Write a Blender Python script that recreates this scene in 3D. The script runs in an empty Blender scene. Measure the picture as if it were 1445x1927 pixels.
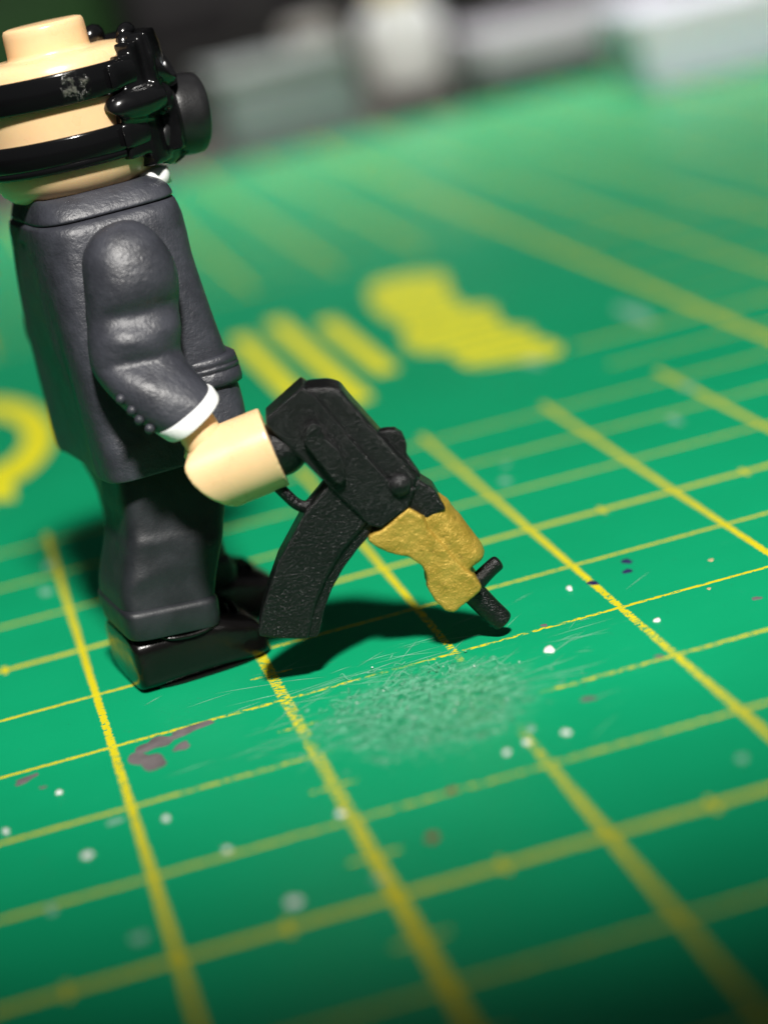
import bpy, bmesh, math, random
from mathutils import Vector, Matrix, noise as mnoise
random.seed(7)
S = bpy.context.scene
# scale: 1 Blender unit = 1 cm
S.unit_settings.system = 'METRIC'
S.unit_settings.scale_length = 0.01
COL = S.collection

# ------------------------------------------------------------------ camera
cd = bpy.data.cameras.new('camera')
cam = bpy.data.objects.new('camera', cd); COL.objects.link(cam)
cam.location = (-0.19427, -9.91914, 4.42217)
cam.rotation_euler = (math.radians(74.60495), math.radians(12.15426), math.radians(-12.00596))
cd.sensor_fit = 'VERTICAL'; cd.sensor_height = 24.0; cd.sensor_width = 18.0
cd.lens = 24.0 * 4564.594 / 1927.0
cd.clip_start = 0.1; cd.clip_end = 1000
cd.dof.use_dof = True
cd.dof.focus_distance = 13.95
cd.dof.aperture_fstop = 0.135
cd.dof.aperture_blades = 0
S.camera = cam

# ------------------------------------------------------------------ world + lamps
W = bpy.data.worlds.new('World'); S.world = W; W.use_nodes = True
bg = W.node_tree.nodes['Background']
bg.inputs[0].default_value = (0.92, 0.96, 1.0, 1); bg.inputs[1].default_value = 0.065

def spot_lamp(name, loc, target, power, color, cone, blend, radius):
    l = bpy.data.lights.new(name, 'SPOT'); l.energy = power; l.color = color
    l.spot_size = math.radians(cone); l.spot_blend = blend; l.shadow_soft_size = radius
    o = bpy.data.objects.new(name, l); COL.objects.link(o)
    o.location = loc
    o.rotation_euler = (Vector(target) - Vector(loc)).to_track_quat('-Z', 'Y').to_euler()
    return o
spot_lamp('desk_lamp', (1.6, -17.1, 26.9), (5.0, 18.0, 0), 84000, (1.0, 0.965, 0.91), 40.2, 0.05, 1.9)
cl = bpy.data.lights.new('back_fill_light', 'AREA'); cl.shape = 'RECTANGLE'; cl.size = 24; cl.size_y = 10; cl.energy = 3000; cl.spread = math.radians(40); cl.color = (0.94, 0.97, 1.0)  # added fill light, brightens the far mat and background things
co = bpy.data.objects.new('back_fill_light', cl); COL.objects.link(co); co.location = (11, 44, 45)
co.rotation_euler = (Vector((8, 31, 0)) - Vector((11, 44, 45))).to_track_quat('-Z', 'Y').to_euler()


S.view_settings.view_transform = 'Standard'
S.view_settings.look = 'None'
S.view_settings.exposure = 0.0
S.view_settings.gamma = 1.0

# ------------------------------------------------------------------ node helpers
class NT:
    def __init__(self, name):
        self.m = bpy.data.materials.new(name); self.m.use_nodes = True
        self.t = self.m.node_tree; self.n = self.t.nodes; self.l = self.t.links
        self.b = self.n['Principled BSDF']
    def new(self, typ, **kw):
        nd = self.n.new(typ)
        for k, v in kw.items(): setattr(nd, k, v)
        return nd
    def put(self, sock, v):
        if isinstance(v, bpy.types.NodeSocket): self.l.new(v, sock)
        else: sock.default_value = v
    def math(self, op, a, b=None, c=None, clamp=False):
        nd = self.new('ShaderNodeMath', operation=op, use_clamp=clamp)
        self.put(nd.inputs[0], a)
        if b is not None: self.put(nd.inputs[1], b)
        if c is not None: self.put(nd.inputs[2], c)
        return nd.outputs[0]
    def step(self, x, lo, hi):            # smooth 0..1 as x runs lo..hi
        nd = self.new('ShaderNodeMapRange', interpolation_type='SMOOTHSTEP')
        self.put(nd.inputs[0], x); nd.inputs[1].default_value = lo; nd.inputs[2].default_value = hi
        return nd.outputs[0]
    def coord(self): return self.new('ShaderNodeTexCoord').outputs['Object']
    def mapping(self, v, scale=(1, 1, 1), loc=(0, 0, 0), rot=(0, 0, 0)):
        nd = self.new('ShaderNodeMapping'); self.l.new(v, nd.inputs[0])
        nd.inputs['Scale'].default_value = scale; nd.inputs['Location'].default_value = loc; nd.inputs['Rotation'].default_value = rot
        return nd.outputs[0]
    def noise(self, v, scale, detail=3, rough=0.55, dist=0.0):
        nd = self.new('ShaderNodeTexNoise'); self.l.new(v, nd.inputs['Vector'])
        nd.inputs['Scale'].default_value = scale; nd.inputs['Detail'].default_value = detail
        nd.inputs['Roughness'].default_value = rough; nd.inputs['Distortion'].default_value = dist
        return nd.outputs[0]
    def mix(self, f, a, b):
        nd = self.new('ShaderNodeMix', data_type='RGBA')
        self.put(nd.inputs[0], f); self.put(nd.inputs[6], a); self.put(nd.inputs[7], b)
        return nd.outputs[2]
    def bump(self, h, strength, dist, nrm=None):
        nd = self.new('ShaderNodeBump'); self.put(nd.inputs['Height'], h)
        nd.inputs['Strength'].default_value = strength; nd.inputs['Distance'].default_value = dist
        if nrm is not None: self.l.new(nrm, nd.inputs['Normal'])
        return nd.outputs[0]
    def done(self, base=None, rough=None, metal=None, normal=None, spec=None, coat=None):
        b = self.b
        if base is not None: self.put(b.inputs['Base Color'], base)
        if rough is not None: self.put(b.inputs['Roughness'], rough)
        if metal is not None: self.put(b.inputs['Metallic'], metal)
        if normal is not None: self.put(b.inputs['Normal'], normal)
        if spec is not None: self.put(b.inputs['Specular IOR Level'], spec)
        if coat is not None: self.put(b.inputs['Coat Weight'], coat); b.inputs['Coat Roughness'].default_value = 0.15
        return self.m

def C3(r, g, b): return (r, g, b, 1.0)

def plastic(name, col, rough=0.4, bump_scale=30, bump=0.3, dist=0.004, var=0.25, fine=None, spec=0.5, sss=0, scale2=6):
    n = NT(name); v = n.coord()
    a = n.noise(v, bump_scale, 4, 0.6); c = n.noise(v, scale2, 3)
    d = tuple(x * (1 - var) for x in col); e = tuple(min(1, x * (1 + var)) for x in col)
    base = n.mix(n.step(c, 0.3, 0.7), C3(*d), C3(*e))
    nr = n.bump(a, bump, dist)
    if fine: nr = n.bump(n.noise(v, fine[0], 2, 0.6), fine[1], fine[2], nr)
    r = n.math('ADD', n.math('MULTIPLY', n.math('SUBTRACT', c, 0.5), 0.25), rough, clamp=True)
    m = n.done(base, r, 0.0, nr, spec)
    if sss:
        n.b.inputs['Subsurface Weight'].default_value = sss
        n.b.inputs['Subsurface Radius'].default_value = (1.0, 0.55, 0.25)
        n.b.inputs['Subsurface Scale'].default_value = 0.06
    return m

# ------------------------------------------------------------------ materials
M = {}
M['suit'] = plastic('suit_paint', (0.034, 0.036, 0.046), 0.43, 22, 0.55, 0.012, 0.18, (75, 0.35, 0.004), 0.55)
M['pants'] = plastic('trouser_paint', (0.016, 0.018, 0.022), 0.48, 26, 0.30, 0.006, 0.20, (90, 0.25, 0.003), 0.45)
M['shoe'] = plastic('shoe_gloss', (0.004, 0.0034, 0.0034), 0.22, 9, 0.30, 0.016, 0.2, (70, 0.1, 0.002), 0.36)
M['mask'] = plastic('mask_gloss', (0.004, 0.004, 0.0045), 0.19, 6, 0.14, 0.012, 0.2, (60, 0.10, 0.002), 0.6)
M['canister'] = plastic('canister_satin', (0.012, 0.012, 0.013), 0.36, 20, 0.3, 0.006, 0.2, (90, 0.3, 0.003), 0.45)
M['skin'] = plastic('skin_plastic', (0.83, 0.565, 0.305), 0.30, 10, 0.06, 0.004, 0.03, None, 0.5, 0.2)
M['white'] = plastic('white_paint', (0.80, 0.81, 0.80), 0.45, 30, 0.4, 0.006, 0.04, None, 0.4)
M['neck'] = plastic('neck_plastic', (0.42, 0.20, 0.12), 0.4, 10, 0.1, 0.003, 0.05)

def gun_black():
    n = NT('gun_black'); v = n.coord()
    a = n.noise(v, 74, 3, 0.65); b = n.noise(v, 170, 2, 0.6); c = n.noise(v, 5, 3)
    nr = n.bump(a, 0.9, 0.009); nr = n.bump(b, 0.6, 0.003, nr)
    fleck = n.step(n.noise(n.mapping(v, (1, 1, 1), (3.3, 1.7, 9.1)), 95, 1, 0.4), 0.72, 0.78)
    base = n.mix(fleck, n.mix(c, C3(0.003, 0.003, 0.0034), C3(0.006, 0.006, 0.0068)), C3(0.07, 0.07, 0.075))
    edge = n.step(n.new('ShaderNodeNewGeometry').outputs['Pointiness'], 0.525, 0.60)      # edge highlights painted into the base colour
    base = n.mix(n.math('MULTIPLY', edge, n.step(a, 0.30, 0.60)), base, C3(0.055, 0.055, 0.058))
    r = n.math('ADD', n.math('MULTIPLY', c, 0.14), 0.17)
    return n.done(base, r, 0.0, nr, 0.42)
M['gun'] = gun_black()

def gold():
    n = NT('gold_paint'); v = n.coord()
    a = n.noise(v, 34, 4, 0.6, 0.6); b = n.noise(v, 95, 3, 0.6); c = n.noise(v, 7, 3)
    nr = n.bump(a, 0.5, 0.012); nr = n.bump(b, 0.8, 0.007, nr)
    base = n.mix(n.step(c, 0.3, 0.7), C3(0.43, 0.275, 0.036), C3(0.53, 0.35, 0.058))
    base = n.mix(n.math('MULTIPLY', n.step(a, 0.42, 0.30), 0.5), base, C3(0.24, 0.15, 0.025))
    return n.done(base, 0.42, 0.40, nr, 0.5)
M['gold'] = gold()

def strap_mat():          # glossy black with a dull crust of dried glue
    n = NT('strap_gloss'); v = n.coord()
    d = n.new('ShaderNodeVectorMath', operation='DISTANCE'); n.l.new(v, d.inputs[0]); d.inputs[1].default_value = (0.125, -0.545, 3.50)
    a = n.noise(v, 28, 4, 0.7)
    spot = n.math('MULTIPLY', n.step(d.outputs['Value'], 0.10, 0.05), n.step(a, 0.50, 0.66))
    nr = n.bump(n.noise(v, 8, 2), 0.10, 0.01)
    nr = n.bump(spot, 0.7, 0.012, nr)
    base = n.mix(spot, C3(0.004, 0.004, 0.0045), C3(0.10, 0.10, 0.08))
    return n.done(base, n.mix(spot, C3(0.15, 0.15, 0.15), C3(0.6, 0.6, 0.6)), 0, nr, 0.55)
M['strap'] = strap_mat()

YEL = C3(0.66, 0.57, 0.015)
def mat_green():
    n = NT('cutting_mat_print'); v = n.coord()
    sep = n.new('ShaderNodeSeparateXYZ'); n.l.new(v, sep.inputs[0]); U, V = sep.outputs[0], sep.outputs[1]
    wob = n.math('MULTIPLY', n.math('SUBTRACT', n.noise(v, 30, 3, 0.6), 0.5), 0.030)
    def dist_int(x, off=0.0):
        f = n.math('FRACT', n.math('ADD', x, 0.5 + off))
        return n.math('ABSOLUTE', n.math('SUBTRACT', f, 0.5))
    def dist_mod(x, off, p):          # distance to off + k*p
        f = n.math('FRACT', n.math('ADD', n.math('DIVIDE', n.math('SUBTRACT', x, off), p), 0.5))
        return n.math('MULTIPLY', n.math('ABSOLUTE', n.math('SUBTRACT', f, 0.5)), p)
    def line(d, w):
        x = n.math('ADD', d, wob)
        return n.step(x, w / 2 + 0.006, w / 2 - 0.006)
    def AND(*a):
        r = a[0]
        for k in a[1:]: r = n.math('MULTIPLY', r, k)
        return r
    def OR(*a):
        r = a[0]
        for k in a[1:]: r = n.math('MAXIMUM', r, k)
        return r
    def less(x, k): return n.math('LESS_THAN', x, k)
    def more(x, k): return n.math('GREATER_THAN', x, k)
    du, dv = dist_int(U), dist_int(V)
    duM, dvM = dist_mod(U, 1.0, 5.0), dist_mod(V, 0.0, 5.0)
    uh, vh = dist_int(U, 0.5), dist_int(V, 0.5)
    a_min = line(du, 0.044); a_maj = line(duM, 0.066)
    b_min = line(dv, 0.034); b_maj = line(dvM, 0.056)
    tick_a = AND(line(vh, 0.026), less(duM, 0.125))
    tick_b = AND(line(uh, 0.030), less(dvM, 0.085))
    # title field of the mat: no grid between these bounds
    hole = OR(AND(less(U, 4.78), more(V, 8.25), less(V, 16.9)), AND(less(U, 5.93), more(V, 10.35), less(V, 16.9)))
    hole_a = OR(hole, AND(less(U, 5.9), more(V, 8.38), less(V, 16.9)))
    # worn away round the scuffed spot
    ctr = n.new('ShaderNodeVectorMath', operation='DISTANCE')
    n.l.new(n.mapping(v, (0.95, 0.80, 0)), ctr.inputs[0]); ctr.inputs[1].default_value = (1.68 * 0.95, 2.22 * 0.80, 0)
    ragged = n.math('ADD', ctr.outputs['Value'], n.math('MULTIPLY', n.math('SUBTRACT', n.noise(v, 5, 4, 0.65), 0.5), 0.45))
    scuff = n.step(ragged, 0.66, 0.30)
    gone = n.step(ragged, 0.70, 0.56)
    near = n.step(ragged, 2.2, 0.7)
    er = n.noise(n.mapping(v, (1, 1.6, 1), (0, 0, 0), (0, 0, 0.5)), 24, 4, 0.65)
    er_thr = n.math('SUBTRACT', 0.36, n.math('MULTIPLY', near, -0.13))
    worn = n.step(n.math('SUBTRACT', er, er_thr), 0.0, 0.03)
    slow = n.noise(v, 3.1, 3, 0.6)
    worn = n.math('MULTIPLY', worn, n.math('SUBTRACT', 1.0, gone))
    A = AND(OR(a_min, a_maj, tick_a), n.math('SUBTRACT', 1.0, hole_a))
    B = AND(OR(b_min, b_maj, tick_b), n.math('SUBTRACT', 1.0, hole))
    L = n.math('MULTIPLY', OR(A, B), worn)
    # mat colour: green with faint scratches
    g = n.mix(n.noise(v, 0.8, 4), C3(0.0025, 0.275, 0.112), C3(0.004, 0.345, 0.150))
    g = n.mix(n.math('MULTIPLY', n.step(n.noise(v, 90, 2, 0.6), 0.5, 0.75), 0.18), g, C3(0.02, 0.36, 0.18))
    sc = n.noise(n.mapping(v, (1.2, 26, 1), (0, 0, 0), (0, 0, 0.10)), 2.6, 4, 0.7)
    sc2 = n.noise(n.mapping(v, (24, 1.0, 1), (4, 0, 0), (0, 0, 0.55)), 2.2, 4, 0.7)
    patch = n.step(n.noise(v, 0.9, 3), 0.42, 0.66)
    scr = n.math('MULTIPLY', n.math('MAXIMUM', n.step(sc, 0.64, 0.72), n.math('MULTIPLY', n.step(sc2, 0.68, 0.74), 0.6)), n.math('MAXIMUM', n.math('MULTIPLY', patch, 0.55), n.math('MULTIPLY', near, 0.9)))
    g = n.mix(scr, g, C3(0.12, 0.50, 0.31))
    sn = n.noise(v, 16, 5, 0.75, 0.8)
    g = n.mix(n.math('MULTIPLY', scuff, n.step(sn, 0.36, 0.68)), g, C3(0.13, 0.47, 0.28))
    dirt = n.math('MULTIPLY', n.step(n.noise(n.mapping(v, (1, 1, 1), (7.7, 2.2, 0)), 7, 4, 0.7), 0.66, 0.74), 0.30)
    g = n.mix(dirt, g, C3(0.06, 0.13, 0.09))
    yv = n.mix(slow, C3(0.56, 0.47, 0.012), C3(0.74, 0.66, 0.02))
    col = n.mix(L, g, yv)
    nr = n.bump(n.noise(v, 48, 3, 0.65), 0.30, 0.004)
    nr = n.bump(scr, 0.35, -0.004, nr)
    nr = n.bump(n.math('MULTIPLY', scuff, sn), 0.9, 0.035, nr)
    nr = n.bump(L, 0.25, 0.002, nr)
    r = n.math('SUBTRACT', 0.44, n.math('MULTIPLY', scuff, 0.10))
    return n.done(col, r, 0, nr, 0.22)
M['mat'] = mat_green()
M['ink'] = plastic('yellow_ink', (0.78, 0.74, 0.018), 0.5, 30, 0.1, 0.002, 0.08)
def residue():
    n = NT('scuffed_vinyl'); v = n.coord()
    a = n.noise(v, 20, 5, 0.75, 0.5); b = n.noise(v, 70, 3, 0.7)
    base = n.mix(n.step(a, 0.40, 0.62), C3(0.003, 0.24, 0.10), C3(0.13, 0.44, 0.27))
    base = n.mix(n.step(b, 0.66, 0.74), base, C3(0.40, 0.58, 0.45))
    nr = n.bump(b, 0.6, 0.008)
    return n.done(base, 0.30, 0, nr, 0.5)
M['residue'] = residue()
M['fleck_white'] = plastic('white_speck_paint', (0.80, 0.80, 0.78), 0.4, 30, 0.2, 0.004, 0.03)
M['fleck_grey'] = plastic('grey_speck_paint', (0.15, 0.132, 0.135), 0.5, 30, 0.3, 0.004, 0.2)
M['fleck_pale'] = plastic('pale_green_speck', (0.22, 0.47, 0.34), 0.4, 30, 0.3, 0.004, 0.15)
M['fleck_red'] = plastic('red_speck_paint', (0.30, 0.035, 0.022), 0.5, 30, 0.3, 0.004, 0.2)
M['fleck_ink'] = plastic('violet_ink', (0.022, 0.020, 0.085), 0.5, 30, 0.2, 0.003, 0.2)
M['fleck_beige'] = plastic('beige_speck_paint', (0.50, 0.40, 0.22), 0.5, 30, 0.2, 0.003, 0.1)
M['desk'] = plastic('desk_wood', (0.055, 0.045, 0.034), 0.5, 3, 0.2, 0.02, 0.3)
M['wall'] = plastic('wall_paint', (0.055, 0.052, 0.056), 0.8, 1, 0.2, 0.02, 0.15, None, 0.2)
M['case'] = plastic('case_plastic', (0.024, 0.021, 0.024), 0.55, 4, 0.1, 0.02, 0.15)
M['case_dark'] = plastic('case_shaded', (0.018, 0.017, 0.016), 0.6, 4, 0.1, 0.02, 0.15)
M['frost'] = plastic('frosted_plastic', (0.20, 0.21, 0.195), 0.5, 4, 0.1, 0.02, 0.2)
M['frost_blue'] = plastic('frosted_blue_plastic', (0.20, 0.22, 0.23), 0.5, 4, 0.1, 0.02, 0.2)
M['beige'] = plastic('beige_plastic', (0.42, 0.39, 0.35), 0.5, 4, 0.1, 0.02, 0.1)
M['bottle'] = plastic('white_bottle_plastic', (0.90, 0.90, 0.87), 0.35, 4, 0.1, 0.02, 0.03)
M['cap'] = plastic('yellow_cap_plastic', (0.55, 0.38, 0.02), 0.4, 4, 0.1, 0.02, 0.05)
M['green_dark'] = plastic('dark_green_card', (0.028, 0.085, 0.055), 0.6, 4, 0.1, 0.02, 0.15)
M['green_box'] = plastic('green_tub_plastic', (0.018, 0.105, 0.012), 0.5, 3, 0.1, 0.02, 0.2)
M['tray'] = plastic('white_tray_plastic', (0.52, 0.50, 0.53), 0.45, 4, 0.1, 0.02, 0.05)
M['pale'] = plastic('pale_blue_card', (0.60, 0.64, 0.74), 0.5, 4, 0.1, 0.02, 0.06)
M['pale_top'] = plastic('pale_lilac_card', (0.62, 0.60, 0.66), 0.5, 4, 0.1, 0.02, 0.05)

# ------------------------------------------------------------------ geometry helpers
def mesh_obj(name, verts, faces, mat, parent=None, smooth=True, sharp=None):
    me = bpy.data.meshes.new(name); me.from_pydata([tuple(v) for v in verts], [], faces)
    bm = bmesh.new(); bm.from_mesh(me); bmesh.ops.recalc_face_normals(bm, faces=bm.faces)
    for f in bm.faces: f.smooth = smooth
    if sharp:
        for e in bm.edges:
            if len(e.link_faces) == 2 and e.calc_face_angle(0) > math.radians(sharp): e.smooth = False
    bm.to_mesh(me); bm.free(); me.update()
    me.materials.append(mat)
    o = bpy.data.objects.new(name, me); COL.objects.link(o)
    if parent: o.parent = parent
    return o

def bake(o):
    dg = bpy.context.evaluated_depsgraph_get(); dg.update()
    me = bpy.data.meshes.new_from_object(o.evaluated_get(dg))
    o.modifiers.clear(); old = o.data; mats = list(old.materials); o.data = me; me.name = o.name
    if not me.materials:
        for m in mats: me.materials.append(m)
    for p in me.polygons: p.use_smooth = True
    return o

def cast(o, voxel=0.01, iters=5, factor=0.5, disp=None):      # moulded-plastic look: fuse, then soften edges
    r = o.modifiers.new('fuse', 'REMESH'); r.mode = 'VOXEL'; r.voxel_size = voxel; r.use_smooth_shade = True
    s = o.modifiers.new('soften', 'SMOOTH'); s.factor = factor; s.iterations = iters
    bake(o)
    if disp:
        amp, sc = disp
        me = o.data; nv = [v.normal.copy() for v in me.vertices]
        for v, nn in zip(me.vertices, nv):
            p = v.co * sc
            h = mnoise.fractal(p, 0.9, 2.1, 4)
            v.co += nn * amp * h
        me.update()
    return o

def merge(parts):          # parts: list of (verts, faces) -> one
    V, F = [], []
    for v, f in parts:
        k = len(V); V += list(v); F += [[i + k for i in q] for q in f]
    return V, F

def prism(pts, y0, y1):    # polygon in xz, extruded along y
    n = len(pts)
    V = [(x, y0, z) for x, z in pts] + [(x, y1, z) for x, z in pts]
    F = [list(range(n)), list(range(2 * n - 1, n - 1, -1))]
    for i in range(n):
        j = (i + 1) % n; F.append([i, i + n, j + n, j])
    return V, F

def loft(rings, cap=True):
    V = [p for r in rings for p in r]; n = len(rings[0]); F = []
    for k in range(len(rings) - 1):
        for i in range(n):
            j = (i + 1) % n
            F.append([k * n + i, k * n + j, (k + 1) * n + j, (k + 1) * n + i])
    if cap:
        F.append(list(range(n))[::-1]); F.append([(len(rings) - 1) * n + i for i in range(n)])
    return V, F

def sring(c, a, b, n=40, e=2.0):        # superellipse ring round c with half axes a, b
    c, a, b = Vector(c), Vector(a), Vector(b); R = []
    for i in range(n):
        t = 2 * math.pi * i / n; ct, st = math.cos(t), math.sin(t)
        x = math.copysign(abs(ct) ** (2 / e), ct); y = math.copysign(abs(st) ** (2 / e), st)
        R.append(c + a * x + b * y)
    return R

def catmull(rows, sub):
    out = []; n = len(rows)
    for i in range(n - 1):
        p0, p1, p2, p3 = rows[max(i - 1, 0)], rows[i], rows[i + 1], rows[min(i + 2, n - 1)]
        for k in range(sub):
            t = k / sub
            out.append([0.5 * (2 * b + (c - a) * t + (2 * a - 5 * b + 4 * c - d) * t * t + (3 * b - a - 3 * c + d) * t ** 3)
                        for a, b, c, d in zip(p0, p1, p2, p3)])
    out.append(list(rows[-1])); return out

def tube(path, rad, n=16, sub=6, cap_round=False):
    rows = catmull([list(p) + [r] for p, r in zip(path, rad)], sub)
    P = [Vector(r[:3]) for r in rows]; R = [r[3] for r in rows]; rings = []
    up = Vector((0, 1, 0.013))
    for i, p in enumerate(P):
        d = (P[min(i + 1, len(P) - 1)] - P[max(i - 1, 0)]).normalized()
        a = d.cross(up).normalized(); b = d.cross(a).normalized()
        rings.append(sring(p, a * R[i], b * R[i], n))
    return loft(rings)

def lathe(prof, n=64, axis=Vector((0, 0, 1)), origin=(0, 0, 0)):     # prof: (r, h) bottom to top
    ax = Vector(axis).normalized()
    a = ax.orthogonal().normalized(); b = ax.cross(a); o = Vector(origin)
    return loft([sring(o + ax * h, a * r, b * r, n) for r, h in prof])

def roundbox(name, x0, x1, y0, y1, z0, z1, mat, parent, bev=0.1, seg=3):
    bm = bmesh.new(); bmesh.ops.create_cube(bm, size=1)
    for v in bm.verts:
        v.co = Vector(((x0 + x1) / 2 + v.co.x * (x1 - x0), (y0 + y1) / 2 + v.co.y * (y1 - y0), (z0 + z1) / 2 + v.co.z * (z1 - z0)))
    bmesh.ops.bevel(bm, geom=bm.edges[:], offset=bev, segments=seg, affect='EDGES', profile=0.5)
    for f in bm.faces: f.smooth = True
    for e in bm.edges:
        if len(e.link_faces) == 2 and e.calc_face_angle(0) > math.radians(35): e.smooth = False
    me = bpy.data.meshes.new(name); bm.to_mesh(me); bm.free(); me.materials.append(mat)
    o = bpy.data.objects.new(name, me); COL.objects.link(o)
    if parent: o.parent = parent
    return o

def thing(name, label, cat, loc=(0, 0, 0), rz=0.0, group=None):
    o = bpy.data.objects.new(name, None); COL.objects.link(o)
    o.location = loc; o.rotation_euler = (0, 0, rz); o.empty_display_size = 0.3
    o['label'] = label; o['category'] = cat
    if group: o['group'] = group
    return o

# ------------------------------------------------------------------ setting
desk = mesh_obj('desk', [(-120, -60, -0.304), (120, -60, -0.304), (120, 90, -0.304), (-120, 90, -0.304)], [[0, 1, 2, 3]], M['desk']); desk['kind'] = 'structure'
wall = mesh_obj('wall', [(-120, 90, -0.3), (120, 90, -0.3), (120, 90, 80), (-120, 90, 80)], [[0, 1, 2, 3]], M['wall']); wall['kind'] = 'structure'

# ------------------------------------------------------------------ cutting mat
mat = thing('cutting_mat', 'green cutting mat printed with a yellow centimetre grid, scuffed and flecked with paint', 'cutting mat')
sheet = roundbox('mat_sheet', -16, 31, -14, 29.6, -0.3, 0, M['mat'], mat, 0.06, 2)

def blob(name, cx, cy, rx, ry, mat_, parent, h=0.010, n=18, jag=0.26, rot=0.0, seed=0):
    rnd = random.Random(seed); ph = [rnd.uniform(0, 6.28) for _ in range(4)]
    V = [(cx, cy, h)]; ring = []
    for lvl, (s, z) in enumerate(((0.75, h * 0.9), (1.0, 0.0006))):
        for i in range(n):
            t = 2 * math.pi * i / n
            k = 1 + jag * (math.sin(2 * t + ph[0]) + 0.7 * math.sin(3 * t + ph[1]) + 0.5 * math.sin(5 * t + ph[2])) * 0.6
            x, y = rx * k * s * math.cos(t), ry * k * s * math.sin(t)
            V.append((cx + x * math.cos(rot) - y * math.sin(rot), cy + x * math.sin(rot) + y * math.cos(rot), z))
    F = [[0, 1 + i, 1 + (i + 1) % n] for i in range(n)]
    F += [[1 + i, 1 + n + i, 1 + n + (i + 1) % n, 1 + (i + 1) % n] for i in range(n)]
    return mesh_obj(name, V, F, mat_, parent)

specks = [(2.46, 2.62, .042, .060, 'fleck_white'), (3.095, 2.61, .024, .034, 'fleck_white'), (2.858, 3.578, .022, .050, 'fleck_white'),
          (-.342, 2.506, .020, .032, 'fleck_white'), (-.277, 1.503, .033, .050, 'fleck_white'), (-.653, 2.148, .022, .036, 'fleck_white'),
          (.15, 1.698, .026, .034, 'fleck_white'), (.568, .246, .040, .060, 'fleck_white'), (-.139, .341, .044, .07, 'fleck_pale'),
          (.375, 1.068, .024, .03, 'fleck_white'), (.955, 1.118, .028, .038, 'fleck_white'), (.964, .23, .034, .045, 'fleck_pale'),
          (2.186, 1.344, .026, .040, 'fleck_white'), (3.18, 6.322, .040, .10, 'fleck_pale'), (3.30, 6.75, .030, .06, 'fleck_pale'),
          (3.694, 3.395, .022, .034, 'fleck_beige'), (3.66, 2.526, .030, .040, 'fleck_grey'), (3.003, 3.568, .036, .060, 'fleck_ink'),
          (3.236, 3.61, .034, .055, 'fleck_ink'), (3.291, 3.80, .040, .06, 'fleck_ink'), (1.288, .525, .040, .055, 'fleck_red'),
          (1.502, 1.023, .028, .040, 'fleck_red'), (3.507, 2.902, .016, .026, 'fleck_beige'), (2.794, .415, .034, .05, 'fleck_pale'),
          (4.60, 6.75, .05, .14, 'fleck_pale'), (5.0, 7.6, .05, .13, 'fleck_pale'), (5.55, 10.7, .11, .5, 'fleck_pale'), (4.35, 9.9, .08, .3, 'fleck_pale'),
          (-.05, 7.3, .05, .10, 'fleck_pale'), (-.12, 6.6, .05, .10, 'fleck_pale'), (3.70, 1.86, .03, .05, 'fleck_white'),
          (2.05, 1.52, .03, .05, 'fleck_pale'), (1.86, 1.30, .022, .036, 'fleck_white'), (1.98, 1.36, .024, .03, 'fleck_white'),
          (2.42, 1.72, .05, .04, 'fleck_grey'), (2.92, 2.05, .03, .03, 'fleck_grey'), (2.55, 3.05, .02, .04, 'fleck_grey'), (-.42, 2.66, .03, .02, 'fleck_grey'),
          (-.5, .95, .03, .07, 'fleck_pale'), (-.10, 1.86, .05, .05, 'fleck_pale'), (3.3, -.05, .05, .06, 'fleck_pale')]
for i, (x, y, rx, ry, k) in enumerate(specks):
    blob('paint_speck', x, y, rx * .85, ry * .85, M[k], mat, 0.012 if k == 'fleck_white' else 0.003, seed=i)
# grey smear left by a brush
smear = [blob('paint_smear', .16, 2.62, .085, .16, M['fleck_grey'], mat, 0.003, 28, 0.34, 0.2, 101),
         blob('paint_smear', .23, 2.86, .10, .10, M['fleck_grey'], mat, 0.0036, 28, 0.34, 0.1, 102),
         blob('paint_smear', .42, 2.93, .17, .055, M['fleck_grey'], mat, 0.003, 28, 0.36, 0.25, 103),
         blob('paint_smear', .36, 2.70, .06, .05, M['fleck_grey'], mat, 0.0024, 28, 0.36, 0.6, 104),
         blob('paint_smear', -.5, 2.86, .09, .035, M['fleck_grey'], mat, 0.0024, 28, 0.36, 0.5, 105)]

def sheet_poly(name, pts, mat_, h=0.004):
    V = [(x, y, 0.001) for x, y in pts] + [(x, y, h) for x, y in pts]; n = len(pts)
    F = [list(range(n)), list(range(n, 2 * n))] + [[i, (i + 1) % n, n + (i + 1) % n, n + i] for i in range(n)]
    return mesh_obj(name, V, F, mat_, mat, False)
# broad printed title, far out of focus
TITLE = [(3.84, 14.3), (4.02, 15.4), (4.32, 15.6), (4.82, 15.1), (4.56, 13.7), (4.52, 12.95), (4.76, 12.75), (4.60, 11.95), (4.56, 11.5),
         (4.76, 11.35), (4.62, 10.8), (4.72, 10.2), (4.60, 9.8), (4.36, 10.0), (3.94, 10.05), (3.86, 10.4), (3.90, 11.05), (3.64, 11.45), (3.69, 12.15), (3.85, 12.6), (3.80, 13.6)]
def span(v):
    xs = []
    for i in range(len(TITLE)):
        (x0, y0), (x1, y1) = TITLE[i], TITLE[(i + 1) % len(TITLE)]
        if (y0 - v) * (y1 - v) < 0: xs.append(x0 + (x1 - x0) * (v - y0) / (y1 - y0))
    return (min(xs), max(xs)) if len(xs) > 1 else None
v0 = 9.86
while v0 < 15.5:
    va, vb = v0, v0 + .34; A, B = span(va + .01), span(vb - .01)
    if A and B: sheet_poly('printed_stroke', [(A[0], va), (A[1], va), (B[1], vb), (B[0], vb)], M['ink'])
    v0 += .44
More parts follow.
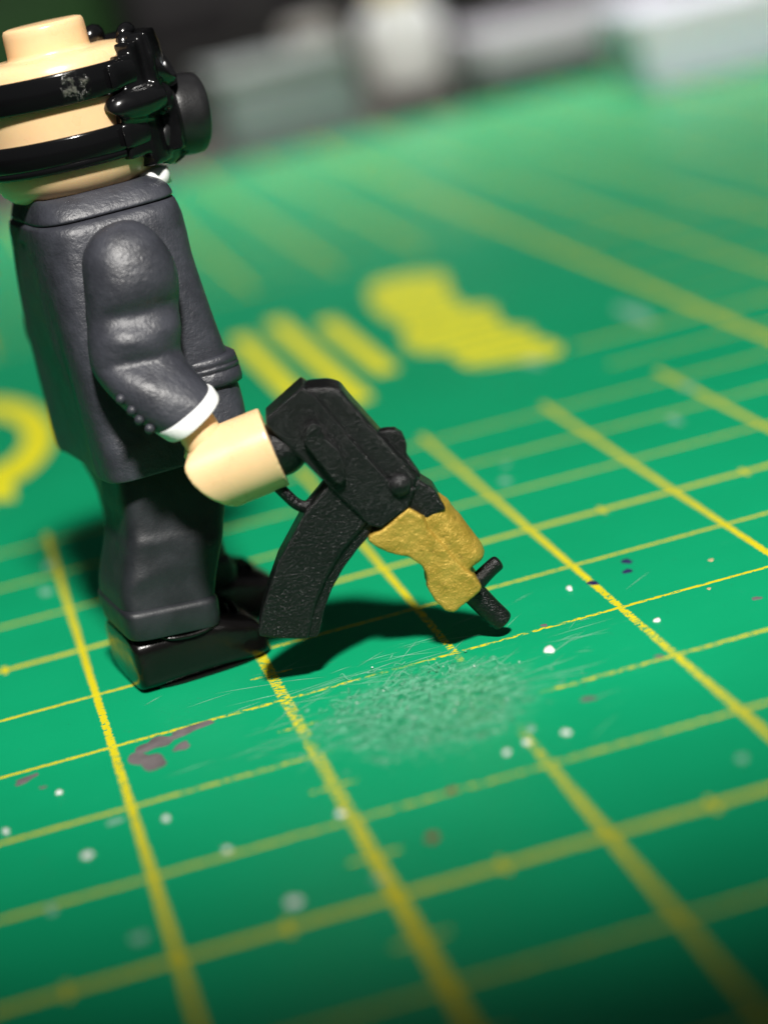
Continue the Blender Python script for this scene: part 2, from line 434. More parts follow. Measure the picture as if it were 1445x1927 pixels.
def bar(name, u0, u1, v0, v1, slant=0.0):
    return sheet_poly(name, [(u0 + slant, v0), (u1 + slant, v0), (u1, v1), (u0, v1)], M['ink'])
bar('printed_bar', 2.34, 2.54, 10.4, 14.3); bar('printed_bar', 2.78, 2.98, 10.0, 14.7); bar('printed_bar', 3.20, 3.40, 10.9, 14.0)
# ring-shaped printed mark at the left edge
def ring_mark(cx, cy, r0, r1):
    n = 40; V = []
    for r in (r0, r1):
        for i in range(n):
            t = 2 * math.pi * i / n; V.append((cx + r * 0.75 * math.cos(t), cy + r * 2.4 * math.sin(t), 0.004))
    F = [[i, (i + 1) % n, n + (i + 1) % n, n + i] for i in range(n)]
    return mesh_obj('printed_ring', V, F, M['ink'], mat, False)
ring_mark(-0.30, 12.3, 0.50, 0.86)
sheet_poly('printed_mark', [(-.55, 10.0), (-.15, 9.7), (-.12, 10.9), (-.5, 11.1)], M['ink'], 0.008)

# scuffed crust: a height field that only breaks the surface in ragged islands
def crust():
    n = 150; cx, cy, rx, ry = 1.66, 2.20, 0.74, 0.92; V = []; F = []
    for j in range(n + 1):
        for i in range(n + 1):
            x = cx + rx * (2 * i / n - 1); y = cy + ry * (2 * j / n - 1)
            d = math.hypot((x - cx) / rx, (y - cy) / ry)
            p = Vector((x * 9, y * 9, 2.0)); q = Vector((x * 27, y * 24, 5.0))
            h = 0.030 * mnoise.fractal(p, 0.8, 2.0, 4) + 0.020 * mnoise.fractal(q, 0.7, 2.0, 4)
            ex = 0.012 - 0.055 * max(0, d - 0.35)
            V.append((x, y, min(0.016, (h + ex) * 0.30)))
    for j in range(n):
        for i in range(n):
            a = j * (n + 1) + i
            zs = max(V[a][2], V[a + 1][2], V[a + n + 1][2], V[a + n + 2][2])
            if zs > -0.002: F.append([a, a + 1, a + n + 2, a + n + 1])
    o = mesh_obj('scuffed_crust', V, F, M['residue'], mat); o['kind'] = 'stuff'; return o
crust()
def crumbs(name, mat_, count, seed, spread, rmin, rmax):
    rnd = random.Random(seed); V, F = [], []
    ico = bmesh.new(); bmesh.ops.create_icosphere(ico, subdivisions=1, radius=1)
    iv = [v.co.copy() for v in ico.verts]; fi = [[v.index for v in f.verts] for f in ico.faces]; ico.free()
    for _ in range(count):
        x = rnd.gauss(1.70, spread * 0.8); y = rnd.gauss(2.3, spread); r = rnd.uniform(rmin, rmax); k = len(V)
        sx, sy, sz = rnd.uniform(.6, 1.8), rnd.uniform(.6, 1.8), rnd.uniform(.4, 1.0)
        for c in iv:
            j = rnd.uniform(.7, 1.25); V.append((x + c.x * r * sx * j, y + c.y * r * sy * j, 0.008 + r * .3 + c.z * r * sz * j))
        F += [[i + k for i in q] for q in fi]
    o = mesh_obj(name, V, F, mat_, mat); o['kind'] = 'stuff'; return o
crumbs('shaving_crumbs', M['residue'], 110, 3, 0.30, 0.003, 0.008)
crumbs('dust_grains', M['fleck_white'], 40, 4, 0.40, 0.002, 0.006)
def fibres():
    rnd = random.Random(11); parts = []
    for _ in range(55):
        x, y = rnd.gauss(1.55, .28), rnd.gauss(2.6, .28); a = rnd.uniform(0, 6.28); L = rnd.uniform(.05, .16)
        pts = []
        for k in range(5):
            pts.append((x, y, 0.014 + 0.012 * math.sin(k * 1.5) + rnd.uniform(0, .01))); a += rnd.uniform(-.6, .6)
            x += math.cos(a) * L / 4; y += math.sin(a) * L / 4
        parts.append(tube(pts, [.0016] * 5, 5, 2))
    V, F = merge(parts); o = mesh_obj('lint_fibres', V, F, M['fleck_pale'], mat); o['kind'] = 'stuff'
fibres()
def scratches():          # long shallow knife marks fanning out of the worn spot
    rnd = random.Random(21); V, F = [], []
    for _ in range(120):
        x, y = rnd.gauss(1.65, .55), rnd.gauss(2.65, .45); a = rnd.choice((0.10, 0.25, -0.05, 0.7, 1.0, -.4)) + rnd.gauss(0, .08); L = rnd.uniform(.10, .55); w = rnd.uniform(.0012, .0030)
        dx, dy = math.cos(a) * L / 2, math.sin(a) * L / 2; nx, ny = -math.sin(a) * w, math.cos(a) * w; k = len(V); z = 0.0016
        V += [(x - dx, y - dy, z - .001), (x + nx, y + ny, z), (x + dx, y + dy, z - .001), (x - nx, y - ny, z), (x, y, z + .0016)]
        F += [[k, k + 3, k + 4], [k + 3, k + 2, k + 4], [k + 2, k + 1, k + 4], [k + 1, k, k + 4]]
    o = mesh_obj('knife_scratches', V, F, M['fleck_pale'], mat); o['kind'] = 'stuff'
scratches()

# ------------------------------------------------------------------ toy figure
fig = thing('toy_figure', 'toy figure in dark grey suit and glossy black mask, standing on the green mat', 'toy figure', (0.55, 4.55, 0), math.radians(8))
TX = 0.14                                        # body axis

def leg_mesh(far=False):
    rows = [  # z, x back, x front, y near, y far
        (1.62, -.20, .46, -.69, -.02), (1.45, -.205, .455, -.70, -.02), (1.28, -.21, .45, -.71, -.02), (1.12, -.225, .435, -.725, -.02), (1.0, -.235, .395, -.735, -.02),
        (.84, -.275, .34, -.76, -.02), (.70, -.330, .275, -.775, -.02), (.60, -.370, .225, -.782, -.02), (.53, -.386, .195, -.790, -.02), (.485, -.390, .178, -.795, -.02), (.455, -.388, .170, -.796, -.02), (.42, -.37, .16, -.78, -.03)]
    if far: rows = rows[2:]
    rows = catmull([list(r) for r in rows], 5); rings = []
    for z, xb, xf, yn, yf in rows:
        tilt = 0.045 * max(0, min(1, (0.9 - z) / .4))        # hem rides lower at the heel side
        ring = sring(((xb + xf) / 2, (yn + yf) / 2, z), ((xf - xb) / 2, 0, 0), (0, (yf - yn) / 2, 0), 72, 7)
        fold = [.010 * math.exp(-((z + (p.x + .1) * sl - zc) / .045) ** 2) for p in ring for sl, zc in ((.25, .86), (-.2, .70))]
        rings.append([Vector((p.x, p.y - (fold[2 * i] + fold[2 * i + 1]) * (p.y < (yn + yf) / 2), p.z - tilt * (p.x - xb) / (xf - xb) + .015 * (tilt > 0))) for i, p in enumerate(ring)])
    return loft(rings)
def cuff_mesh():
    rows = [(.505, -.385, .165, -.775, -.03), (.496, -.396, .176, -.806, -.02), (.482, -.402, .182, -.820, -.015), (.462, -.404, .182, -.826, -.015), (.40, -.402, .176, -.824, -.015), (.34, -.398, .166, -.818, -.02), (.325, -.392, .16, -.812, -.02), (.315, -.37, .14, -.79, -.04)]
    rings = [[Vector((p.x, p.y, p.z - .10 * (p.x + .20))) for p in sring(((a + b) / 2, (c + d) / 2, z), ((b - a) / 2, 0, 0), (0, (d - c) / 2, 0), 72, 8)] for z, a, b, c, d in rows]
    return loft(rings)
def shoe_mesh():
    rows = [  # x, top z, y near, y far, bottom z
        (-.402, .27, -.62, -.16, .06), (-.398, .30, -.72, -.06, .02), (-.384, .33, -.768, -.03, .004), (-.34, .34, -.788, -.015, .0), (-.15, .34, -.793, -.01, .0),
        (.05, .34, -.795, -.01, .0), (.14, .33, -.797, -.01, .0), (.20, .305, -.798, -.01, .0), (.28, .275, -.795, -.015, .0), (.36, .245, -.775, -.03, .0), (.42, .19, -.72, -.07, .004), (.452, .12, -.62, -.15, .02), (.462, .08, -.50, -.28, .035)]
    rows = catmull([list(r) for r in rows], 4); rings = []
    for x, zt, yn, yf, zb in rows:
        rings.append(sring((x, (yn + yf) / 2, (zt + zb) / 2), (0, (yf - yn) / 2, 0), (0, 0, (zt - zb) / 2), 56, 5.0))
    return loft(rings)
def build_leg(dy=0.0, step=0.0):
    L = mesh_obj('trouser_leg', *leg_mesh(bool(step)), M['pants'], fig)
    K = mesh_obj('trouser_cuff', *cuff_mesh(), M['pants'], L, True, 40)
    Sh = mesh_obj('shoe', *shoe_mesh(), M['shoe'], L, True, 60)
    mesh_obj('shoe_rim', *tube([(-.22, -.775, .318), (-.16, -.794, .296), (-.06, -.800, .282), (.04, -.800, .284), (.12, -.792, .300)], [.006, .013, .015, .013, .006], 12, 5), M['shoe'], L)
    for lx, lz in ((.20, .318), (.255, .298), (.31, .276)):
        mesh_obj('shoe_lace', *tube([(lx, -.60, lz - .030), (lx, -.52, lz), (lx, -.40, lz + .008), (lx, -.28, lz), (lx, -.20, lz - .030)], [.010, .016, .017, .016, .010], 12, 4), M['shoe'], L)
    mesh_obj('shoe_sole', *loft([[Vector((p.x, p.y, z)) for p in sring((.028, -.405, 0), (.432 + g, 0, 0), (0, .382 + g, 0), 72, 3.4)] for z, g in ((.0008, -.016), (.003, -.010), (.016, -.006), (.020, -.012))]), M['shoe'], L, True, 50)
    L.location = (0, dy, 0)
    if step:                       # stepped forward: the leg leans, the shoe stays flat
        for o in [L] + list(L.children):
            for v in o.data.vertices: v.co.x += step * (1.3 - max(0.36, min(1.3, v.co.z)))
    return L
build_leg()
build_leg(0.78, 0.36)
# toe-cap seam of the near shoe
# hip block hidden under the jacket
mesh_obj('hips', *loft([sring((TX - .04, 0, z), (w, 0, 0), (0, h, 0), 48, 6) for z, w, h in ((1.22, .30, .70), (1.30, .34, .73), (1.55, .35, .72))]), M['pants'], fig)

def torso_mesh():
    rows = [(1.283, -.285, .60, .835), (1.298, -.297, .612, .848), (1.45, -.30, .622, .835), (1.6, -.302, .63, .805), (1.85, -.307, .608, .775), (2.1, -.313, .59, .745), (2.39, -.308, .582, .70),
            (2.55, -.302, .596, .672), (2.64, -.298, .600, .655), (2.70, -.294, .592, .640), (2.735, -.290, .585, .618), (2.752, -.284, .577, .594), (2.762, -.268, .56, .565), (2.775, -.25, .54, .54)]
    rows = catmull([list(r) for r in rows], 6); rings = []; n = 220
    for z, xb, xf, w in rows:
        ring = sring(((xb + xf) / 2, 0, z), ((xf - xb) / 2, 0, 0), (0, w, 0), n, 4.4 + 4.6 * max(0, min(1, (2.6 - z) / .9))); out = []
        for p in ring:
            x = p.x
            if p.x < (xb + xf) / 2 - .25 and abs(p.y) < .62:          # back: centre seam and soft folds
                x += .022 * math.exp(-((p.y - .02) / .022) ** 2) * (z < 2.66)
                x += .012 * math.sin(p.y * 17 + z * 1.3) * max(0, min(1, (2.6 - z) / .7)) * (1 - (p.y / .62) ** 4)
            out.append(Vector((x, p.y, p.z)))
        rings.append(out)
    return loft(rings)
jacket = mesh_obj('jacket', *torso_mesh(), M['suit'], fig, True, 55)
def collar_mesh():
    rows = [(2.762, -.250, .56, .565), (2.768, -.264, .577, .584), (2.785, -.266, .580, .584), (2.82, -.256, .568, .560), (2.855, -.244, .54, .526), (2.885, -.230, .50, .484), (2.900, -.215, .46, .45), (2.895, -.19, .42, .41)]
    rows = catmull([list(r) for r in rows], 4)
    return loft([sring(((a + b) / 2, 0, z), ((b - a) / 2, 0, 0), (0, w, 0), 96, 4.6) for z, a, b, w in rows])
mesh_obj('collar', *collar_mesh(), M['suit'], jacket)
# shirt collar at the throat and the neck peg
mesh_obj('shirt_collar', *loft([sring((.49, -.08, 2.82), (.13, 0, 0), (0, .30, 0), 32, 3), sring((.50, -.08, 2.905), (.115, 0, 0), (0, .28, 0), 32, 3), sring((.495, -.08, 2.92), (.08, 0, 0), (0, .22, 0), 32, 3)]), M['white'], fig)
mesh_obj('neck', *lathe([(.26, 2.84), (.26, 2.93), (.24, 2.95)], 48, (0, 0, 1), (TX + .08, -.02, 0)), M['neck'], fig)
# pocket flap wrapping round the front of the jacket
def flap():
    rings = []
    for z, g in ((1.66, -.12), (1.655, .0), (1.662, .026), (1.69, .034), (1.742, .034), (1.750, .024), (1.757, .034), (1.775, .034), (1.783, .024), (1.790, .032), (1.822, .028), (1.835, .012), (1.836, -.12)):
        ring = []
        w = .793 - (z - 1.65) * .13
        for s in [i / 30 for i in range(31)]:
            # from near side (x .27) round the front corner to the far side
            L1 = .30; L2 = 2 * w
            d = s * (L1 + L2 + L1)
            r = .12
            if d < L1: p = Vector((.315 + d, -w, z)); nn = Vector((0, -1, 0))
            elif d < L1 + L2: p = Vector((.622, -w + (d - L1), z)); nn = Vector((1, 0, 0))
            else: p = Vector((.622 - (d - L1 - L2), w, z)); nn = Vector((0, 1, 0))
            # round corners
            cxm = .622 - r; cym = w - r
            if p.x > cxm and abs(p.y) > cym:
                q = Vector((p.x - cxm, (abs(p.y) - cym), 0)); q.normalize()
                p = Vector((cxm + q.x * r, math.copysign(cym + q.y * r, p.y), z)); nn = Vector((q.x, math.copysign(q.y, p.y), 0))
            e = min(1, s / .04, (1 - s) / .04)
            ring.append(p + nn * (g * e - .004))
        rings.append(ring)
    V = [p for r in rings for p in r]; n = 31
    F = [[k * n + i, k * n + i + 1, (k + 1) * n + i + 1, (k + 1) * n + i] for k in range(len(rings) - 1) for i in range(n - 1)]
    return V, F
mesh_obj('pocket_flap', *flap(), M['suit'], jacket)

def arm_mesh(flip=1):
    rows = [(.10, 2.738, .16, 2.738, -.82, .02), (.03, 2.725, .23, 2.71, -.82, .075), (-.06, 2.675, .295, 2.645, -.825, .15), (-.13, 2.58, .350, 2.53, -.84, .205),
            (-.162, 2.44, .365, 2.42, -.86, .228), (-.18, 2.34, .355, 2.32, -.87, .222), (-.198, 2.265, .338, 2.245, -.87, .195), (-.206, 2.215, .322, 2.195, -.885, .195),
            (-.228, 2.14, .302, 2.11, -.915, .218), (-.246, 2.06, .282, 2.04, -.93, .210), (-.252, 1.995, .268, 1.985, -.94, .192), (-.248, 1.945, .262, 1.945, -.97, .200),
            (-.225, 1.875, .272, 1.89, -1.01, .218), (-.185, 1.79, .292, 1.84, -1.055, .222), (-.12, 1.685, .312, 1.795, -1.105, .212), (-.055, 1.61, .320, 1.762, -1.14, .200), (-.025, 1.578, .322, 1.748, -1.155, .193)]
    rows = catmull([list(r) for r in rows], 6); rings = []
    for bx, bz, fx, fz, yc, yh in rows:
        b, f = Vector((bx, yc, bz)), Vector((fx, yc, fz))
        rings.append(sring((b + f) / 2, (f - b) / 2, Vector((0, yh, 0)), 56, 2.35))
    V, F = loft(rings)
    out = []
    for p in V:           # soft creases round the elbow
        t = p.x * 0.55 + p.z
        k = 0.006 * math.sin((t - 1.78) * 26 + p.x * 6) * max(0, 1 - abs(p.z - 1.95) / .42)
        out.append(Vector((p.x, p.y + k * (1 if p.y > -.9 else 1) * -1, p.z)))
    return out, F
arm = mesh_obj('arm', *arm_mesh(), M['suit'], fig)
cast(arm, 0.012, 4)
def cuff_white():
    a0, a1 = Vector((-.040, -1.165, 1.590)), Vector((.332, -1.165, 1.770))
    b0, b1 = Vector((.020, -1.205, 1.522)), Vector((.352, -1.205, 1.712))
    rings = []
    for t, s in ((0, .80), (.0, .98), (.12, 1.0), (.85, 1.0), (1.0, .97), (1.0, .72)):
        p, q = a0.lerp(b0, t), a1.lerp(b1, t); c = (p + q) / 2
        rings.append(sring(c, (q - p) / 2 * s, Vector((0, .195 * s, .0)), 48, 2.3))
    return loft(rings)
mesh_obj('shirt_cuff', *cuff_white(), M['white'], arm, True, 60)
for x, y, z in ((-.176, -1.155, 1.822), (-.138, -1.19, 1.752), (-.112, -1.205, 1.692), (-.072, -1.225, 1.632)):
    mesh_obj('sleeve_button', *lathe([(.004, .034), (.016, .031), (.026, .020), (.030, .004), (.030, -.03)][::-1], 20, (-.55, -.80, -.15), (x, y, z)), M['suit'], arm)

# hand: a C-shaped clip on a wrist peg
hand_axis = Vector((.955, -.245, .165)).normalized()
hand_end = Vector((.565, -1.345, 1.362))
def hand_mesh():
    up = (Vector((0, 0, 1)) - hand_axis * hand_axis.z).normalized(); side = hand_axis.cross(up)      # side points away from the camera
    if side.y < 0: side = -side
    ro, ri, n = .236, .158, 56; op = math.radians(34)
    outer, inner = [], []
    for i in range(n + 1):
        t = op + (2 * math.pi - 2 * op) * i / n
        outer.append((math.cos(t), math.sin(t)))
    V, F = [], []
    def start(cu):
        return -.50 + .25 * max(0.0, (cu - .45) / .55) ** 2.2 + .19 * max(0.0, (.45 - cu) / 1.45) ** 1.8
    ring = [(c * ro, s * ro) for c, s in outer] + [(c * ri, s * ri) for c, s in reversed(outer)]
    m = len(ring)
    for e in (0, 1, 2, 3):
        for a, b in ring:
            cu = b / ro
            s0 = start(cu)
            s = s0 + (0 - s0) * e / 3
            V.append(hand_end + hand_axis * s + side * a + up * b)
    for e in range(3):
        for i in range(m):
            j = (i + 1) % m; F.append([e * m + i, e * m + j, (e + 1) * m + j, (e + 1) * m + i])
    for e in (0, 3):
        for i in range(n):
            q = [e * m + i, e * m + i + 1, e * m + m - 2 - i, e * m + m - 1 - i]; F.append(q)
    return V, F
hand = mesh_obj('hand', *hand_mesh(), M['skin'], fig)
cast(hand, 0.010, 5)
mesh_obj('wrist', *tube([(.165, -1.20, 1.66), (.185, -1.225, 1.57), (.215, -1.26, 1.46), (.235, -1.29, 1.40)], [.118, .118, .118, .115], 40, 4), M['skin'], hand)

# far arm (only what shows past the body)
far_arm = mesh_obj('arm', *arm_mesh(), M['suit'], fig)
far_arm.scale = (1, -1, 1)
cast(far_arm, 0.02, 4)
far_arm.data.flip_normals() if hasattr(far_arm.data, 'flip_normals') else None

# head
HX = 0.135
head = mesh_obj('head', *lathe([(.02, 2.845), (.24, 2.845), (.335, 2.855), (.41, 2.885), (.465, 2.935), (.492, 2.99), (.503, 3.06), (.505, 3.2), (.505, 3.45), (.502, 3.54),
        (.490, 3.60), (.462, 3.648), (.42, 3.672), (.36, 3.680), (.255, 3.681), (.246, 3.690), (.2435, 3.71), (.243, 3.80), (.240, 3.838), (.230, 3.856), (.205, 3.862), (.02, 3.863)], 96, (0, 0, 1), (HX, 0, 0)), M['skin'], fig)
bpy.context.view_layer.update()

mask = thing_mask = None
def mask_body():
    parts = []
    # face shell: sector of a rounded drum in front of the head
    def shell(r0, r1, z0, z1, a0, a1, nz=14, na=40, bul=0.0):
        V, F = [], []
        for rr in (0, 1):
            for j in range(nz + 1):
                for i in range(na + 1):
                    a = a0 + (a1 - a0) * i / na; t = j / nz; z = z0 + (z1 - z0) * t
                    r = (r0, r1 + bul * math.sin(math.pi * t))[rr]
                    V.append((HX + r * math.cos(a), r * math.sin(a), z))
        L = (nz + 1) * (na + 1)
        def id(rr, j, i): return rr * L + j * (na + 1) + i
        for j in range(nz):
            for i in range(na):
                F.append([id(0, j, i), id(0, j, i + 1), id(0, j + 1, i + 1), id(0, j + 1, i)])
                F.append([id(1, j, i), id(1, j + 1, i), id(1, j + 1, i + 1), id(1, j, i + 1)])
        for i in range(na):
            F.append([id(0, 0, i), id(1, 0, i), id(1, 0, i + 1), id(0, 0, i + 1)]); F.append([id(0, nz, i), id(0, nz, i + 1), id(1, nz, i + 1), id(1, nz, i)])
        for j in range(nz):
            F.append([id(0, j, 0), id(0, j + 1, 0), id(1, j + 1, 0), id(1, j, 0)]); F.append([id(0, j, na), id(1, j, na), id(1, j + 1, na), id(0, j + 1, na)])
        return V, F
    R = math.radians
    parts.append(shell(.46, .580, 2.945, 3.665, -R(50), R(50)))
    parts.append(shell(.46, .566, 3.02, 3.26, -R(68), R(68)))
    parts.append(shell(.46, .572, 3.19, 3.43, -R(61), R(61)))
    parts.append(shell(.46, .566, 3.39, 3.605, -R(60), R(60)))
    parts.append(shell(.50, .625, 3.36, 3.70, -R(40), R(40), 14, 40, .015))
    parts.append(shell(.50, .660, 2.99, 3.34, -R(30), R(30), 14, 40, .015))
    for sg in (-1, 1):          # jaw rolls
        p0, p1 = Vector((HX + .225, sg * .480, 3.315)), Vector((HX + .490, sg * .325, 3.318))
        parts.append(tube([p0 + Vector((-.035, sg * -.0, -.03)), p0, p0.lerp(p1, .5) + Vector((.012, sg * .035, 0)), p1, p1 + Vector((.012, 0, 0))], [.074, .088, .091, .090, .088], 32, 6))
    return merge(parts)
mask = mesh_obj('mask', *mask_body(), M['mask'], fig)
cast(mask, 0.011, 11)
def strap(z0, z1, r):
    b = .014
    prof = [(.47, z0 + b), (r - b, z0), (r - b * .35, z0 + b * .35), (r, z0 + b), (r, z1 - b), (r - b * .35, z1 - b * .35), (r - b, z1), (.47, z1 - b)]
    return lathe(prof, 128, (0, 0, 1), (HX, 0, 0))
mesh_obj('strap', *strap(3.405, 3.592, .548), M['strap'], mask, True, 50)
low = mesh_obj('strap', *strap(3.080, 3.236, .547), M['strap'], mask, True, 50)
mesh_obj('strap_edge', *strap(3.040, 3.094, .541), M['strap'], mask, True, 50)
for sgn in (-1, 1):        # buckles where the straps meet the mask
    for z, zz in ((3.50, .075), (3.155, .07)):
        a = sgn * math.radians(54)
        c = Vector((HX + .555 * math.cos(a), .555 * math.sin(a), z)); d = Vector((-math.sin(a), math.cos(a), 0))
        o = mesh_obj('strap_buckle', *loft([sring(c + d * s, Vector((math.cos(a), math.sin(a), 0)) * w, Vector((0, 0, 1)) * h, 24, 2.6) for s, w, h in ((-.16, .002, zz * .9), (-.10, .014, zz), (-.04, .022, zz), (.05, .022, zz), (.085, .016, zz * .9), (.095, .006, .03))]), M['mask'], mask)
# knobs on the brow
for x, y, z, r in ((.585, -.10, 3.705, .042), (.45, .17, 3.715, .052), (.545, -.22, 3.66, .045)):
    mesh_obj('brow_knob', *tube([(x - .04, y - .03, z - .05), (x - .02, y - .02, z), (x + .02, y + .02, z + .012), (x + .05, y + .06, z - .03)], [r * .7, r, r, r * .7], 20, 4), M['mask'], mask)
# lens rim of the visor
def visor():
    parts = []
    for sgn in (-1, 1):
        c = Vector((HX + .535, sgn * .19, 3.505)); ax = Vector((.86, sgn * .34, .42)).normalized()
        a = ax.orthogonal().normalized(); b = ax.cross(a)
        parts.append(loft([sring(c + ax * h, a * r, b * r, 40) for r, h in ((.12, -.07), (.175, -.05), (.185, .02), (.178, .055), (.155, .068), (.14, .055), (.135, .035), (.02, .045))]))
    return merge(parts)
mesh_obj('visor', *visor(), M['mask'], mask, True, 50)
can_ax = Vector((.96, .05, -.10)).normalized()
can = mesh_obj('filter_canister', *lathe([(.10, -.20), (.16, -.16), (.16, .0), (.225, .02), (.240, .045), (.243, .10), (.243, .20), (.236, .245), (.215, .262), (.17, .255), (.02, .25)], 72, can_ax, (.675, -.02, 3.172)), M['canister'], mask, True, 55)
mesh_obj('valve_ring', *lathe([(.10, -.1), (.13, -.08), (.14, -.02), (.14, .03), (.12, .05), (.06, .055)], 48, Vector((.70, -.62, -.25)), (.66, -.20, 3.05)), M['canister'], mask, True, 55)
mesh_obj('mask_spout', *lathe([(.05, -.05), (.085, .0), (.085, .10), (.07, .125), (.02, .12)], 32, Vector((.5, -.1, -.86)), (.70, -.05, 3.03)), M['mask'], mask, True, 55)

# ------------------------------------------------------------------ toy gun held in the hand
gun = thing('toy_gun', 'small black toy gun with a gold handguard, held muzzle down in the toy hand', 'toy gun', (1.13, 3.25, 0), math.radians(-9))
rec = mesh_obj('receiver', *prism([(.392, 1.707), (.157, 1.573), (.151, 1.537), (.297, 1.311), (.412, 1.123), (.538, .931), (.584, .855), (.646, .824), (.816, .905), (.881, 1.005), (.74, 1.091), (.575, 1.387), (.454, 1.638)], -.15, .15), M['gun'], gun)
cast(rec, 0.0075, 3)
cov = mesh_obj('dust_cover', *prism([(.410, 1.690), (.540, 1.672), (.60, 1.64), (.634, 1.565), (.752, 1.350), (.912, 1.05), (.86, .96), (.78, .96), (.66, 1.08), (.46, 1.42), (.36, 1.60)], -.132, .132), M['gun'], gun)
cast(cov, 0.0085, 42)
gb = mesh_obj('gas_block', *prism([(.862, 1.03), (.905, 1.045), (.985, .962), (1.025, .838), (.90, .80), (.80, .85), (.80, .96)], -.118, .118), M['gun'], gun)
cast(gb, 0.0085, 9)
rs = mesh_obj('rear_sight', *prism([(.72, 1.335), (.779, 1.342), (.841, 1.332), (.878, 1.295), (.888, 1.24), (.874, 1.178), (.93, 1.04), (.87, 1.02)], -.05, .05), M['gun'], gun)
cast(rs, 0.007, 5)
# curved magazine with a raised front rib
Lp = [(.43, 1.14), (.248, .995), (.147, .876), (.046, .757), (-.037, .622), (-.109, .495), (-.158, .372), (-.155, .352)]
Rp = [(.595, .806), (.555, .766), (.492, .72), (.386, .624), (.30, .522), (.234, .415), (.178, .29), (.160, .268)]
Bp = [(.62, .90), (.545, .84), (.412, .739), (.301, .621), (.193, .469), (.118, .30), (.105, .275)]
mg = mesh_obj('magazine', *prism(Lp + [(-.10, .330), (.0, .300), (.10, .275)] + Bp[::-1], -.125, .125), M['gun'], gun)
cast(mg, 0.0075, 3)
rb = mesh_obj('magazine_rib', *prism([(.10, .276), (.13, .266), (.160, .268)] + Rp[::-1][1:] + [(.62, .86)] + [(x - .015, z + .012) for x, z in Bp[1:]], -.098, .098), M['gun'], mg)
cast(rb, 0.0075, 3)
tg = mesh_obj('trigger_guard', *tube([(.44, 1.125, 0)[:1] + (0,) + (1.125,), (.395, 0, 1.085), (.335, 0, 1.032), (.290, 0, 1.006), (.245, 0, 1.004), (.205, 0, 1.035), (.165, 0, 1.095), (.118, 0, 1.17), (.06, 0, 1.25)], [.034] * 9, 20, 6), M['gun'], gun)
gr = mesh_obj('grip', *tube([(-.16, 0, 1.285), (-.10, 0, 1.295), (.05, 0, 1.325), (.145, 0, 1.350), (.20, 0, 1.362), (.27, 0, 1.385), (.34, 0, 1.40)], [.10, .128, .132, .150, .156, .140, .11], 40, 5), M['gun'], gun)
sl = mesh_obj('selector_lever', *prism([(.345, 1.455), (.372, 1.497), (.408, 1.513), (.440, 1.485), (.455, 1.410), (.512, 1.330), (.530, 1.255), (.517, 1.162), (.479, 1.132), (.445, 1.165), (.362, 1.345), (.335, 1.410)], -.208, -.13), M['gun'], gun)
cast(sl, 0.0065, 4)
pin = mesh_obj('pivot_pin', *lathe([(.06, -.08), (.060, .015), (.052, .030), (.03, .042), (.004, .046)], 32, (0, -1, 0), (.800, -.145, 1.040)), M['gun'], gun)
nub = mesh_obj('block_nub', *lathe([(.04, -.08), (.036, -.006), (.026, .006), (.004, .010)], 24, (0, -1, 0), (.885, -.112, 1.01)), M['gun'], gun)
hg = mesh_obj('handguard', *merge([
    prism([(.568, .794), (.649, .810), (.818, .904), (.887, .836), (.898, .76), (.952, .663), (1.02, .535), (1.049, .478), (1.101, .431), (1.105, .416), (1.126, .354), (1.107, .33), (1.038, .289), (.94, .244), (.896, .265), (.846, .348), (.824, .424), (.84, .484), (.827, .551), (.766, .615), (.662, .667), (.598, .717), (.557, .761)], -.145, .145),
    tube([(.905, .0, .865), (.935, 0, .815), (1.01, 0, .650), (1.08, 0, .500), (1.095, 0, .465)], [.104, .120, .124, .120, .092], 32, 5),
    tube([(.99, 0, .50), (.985, 0, .44), (.985, 0, .36), (.975, 0, .300), (.965, 0, .275)], [.08, .118, .128, .100, .06], 32, 5)]), M['gold'], gun)
cast(hg, 0.0085, 20, 0.5, (0.0045, 13.0))
br = mesh_obj('barrel', *tube([(1.03, 0, .37), (1.08, 0, .287), (1.15, 0, .172), (1.20, 0, .096), (1.212, 0, .078), (1.217, 0, .070)], [.070, .070, .068, .066, .054, .02], 32, 5), M['gun'], gun)
fs = mesh_obj('front_sight', *tube([(1.09, 0, .325), (1.13, 0, .362), (1.20, 0, .409), (1.245, 0, .434), (1.258, 0, .441), (1.264, 0, .444)], [.052, .05, .047, .045, .034, .01], 24, 5), M['gun'], gun)
cast(br, .006, 3); cast(fs, .005, 3)

# ------------------------------------------------------------------ things at the back of the desk, far out of focus
Z0 = -0.30
case = thing('equipment_case', 'large dark grey case standing along the back behind the mask', 'case', (9.5, 52, Z0))
roundbox('case_body', -3.9, 9.0, -2, 8, 0, 1.05, M['case_dark'], case, .3)  # shade on the lower case put in as a darker colour
roundbox('case_lid', -4.1, 9.2, -2.2, 8.2, 1.1, 7, M['case'], case, .4)
roundbox('case_latch', -1.5, -.3, -2.45, -2.15, .8, 1.7, M['case_dark'], case, .08)
tub = thing('storage_tub', 'dark green storage tub at the top left behind the head', 'storage tub', (-1.6, 57, Z0))
roundbox('tub_body', -7, 7.4, -1.5, 6, 0, 6.0, M['green_box'], tub, .4)
roundbox('tub_lid', -7.3, 7.7, -1.8, 6.3, 6.0, 6.8, M['green_box'], tub, .2)
fr = thing('clear_container', 'frosted grey plastic container on the far edge of the mat, beside the mask canister', 'container', (5.9, 31.0, 0.0))
roundbox('container_body', -1.15, 1.15, -1, 1.2, 0, 1.15, M['frost_blue'], fr, .15)
roundbox('container_lid', -1.22, 1.22, -1.06, 1.26, 1.17, 1.45, M['frost'], fr, .08)
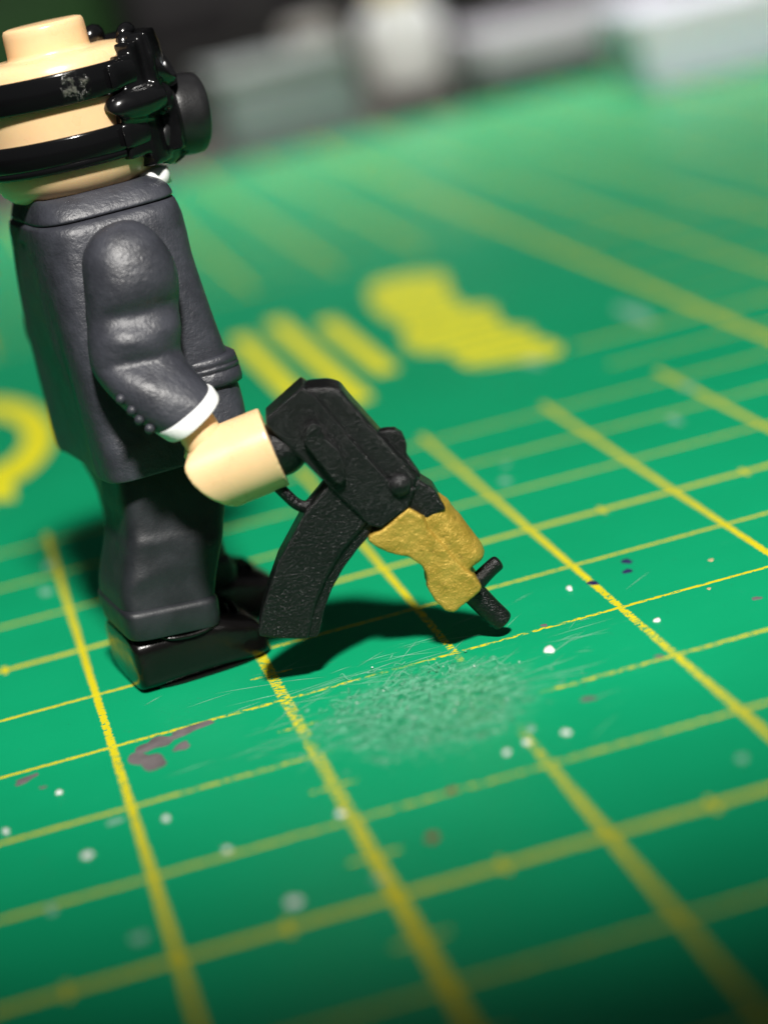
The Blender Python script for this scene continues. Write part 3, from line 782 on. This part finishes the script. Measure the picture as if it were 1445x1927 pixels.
jar = thing('beige_pot', 'small beige pot standing behind the frosted container', 'pot', (7.1, 34.0, Z0))
mesh_obj('pot_body', *lathe([(.36, 0), (.42, .04), (.45, 1.5), (.42, 1.6)], 40), M['beige'], jar, True, 50)
mesh_obj('pot_lid', *lathe([(.46, 1.6), (.48, 1.63), (.48, 1.92), (.44, 1.97), (.02, 1.98)], 40), M['beige'], jar, True, 50)
bo = thing('paint_bottle', 'round white bottle with a yellow cap behind the far edge of the mat', 'bottle', (8.75, 34.0, Z0))
mesh_obj('bottle_body', *lathe([(.30, .34), (.55, .42), (.70, .62), (.76, .95), (.76, 1.45), (.70, 1.75), (.52, 1.98), (.40, 2.06), (.38, 2.12)], 56), M['bottle'], bo)
mesh_obj('bottle_foot', *lathe([(.34, 0), (.36, .02), (.34, .36)], 40), M['case_dark'], bo)
mesh_obj('bottle_cap', *lathe([(.44, 2.10), (.46, 2.13), (.46, 2.75), (.42, 2.82), (.02, 2.84)], 40), M['cap'], bo, True, 50)
gbx = thing('green_box', 'flat dark green box lying under the white tray', 'box', (11.2, 32.6, Z0), math.radians(-4))
roundbox('box_body', -1.75, 1.75, -1.4, 1.4, 0, .42, M['green_dark'], gbx, .06)
roundbox('box_lid', -1.80, 1.80, -1.45, 1.45, .424, .66, M['green_dark'], gbx, .06)
tr = thing('white_tray', 'shallow white tray resting on the flat green box', 'tray', (11.35, 32.4, Z0 + .664), math.radians(-4))
roundbox('tray_base', -1.85, 1.85, -1.5, 1.5, 0, .12, M['tray'], tr, .05)
for x0, x1, y0, y1 in ((-1.85, 1.85, -1.5, -1.38), (-1.85, 1.85, 1.38, 1.5), (-1.85, -1.73, -1.38, 1.38), (1.73, 1.85, -1.38, 1.38)):
    roundbox('tray_side', x0, x1, y0, y1, .123, .62, M['tray'], tr, .04)
pb = thing('pale_box', 'pale blue and lilac card box on the mat at the top right', 'box', (13.9, 27.4, 0.0), math.radians(-5))
roundbox('box_body', -3.0, 3.4, -1.5, 1.6, .0, .55, M['pale'], pb, .06)
roundbox('box_lid', -3.06, 3.46, -1.56, 1.66, .553, 1.15, M['pale_top'], pb, .06)
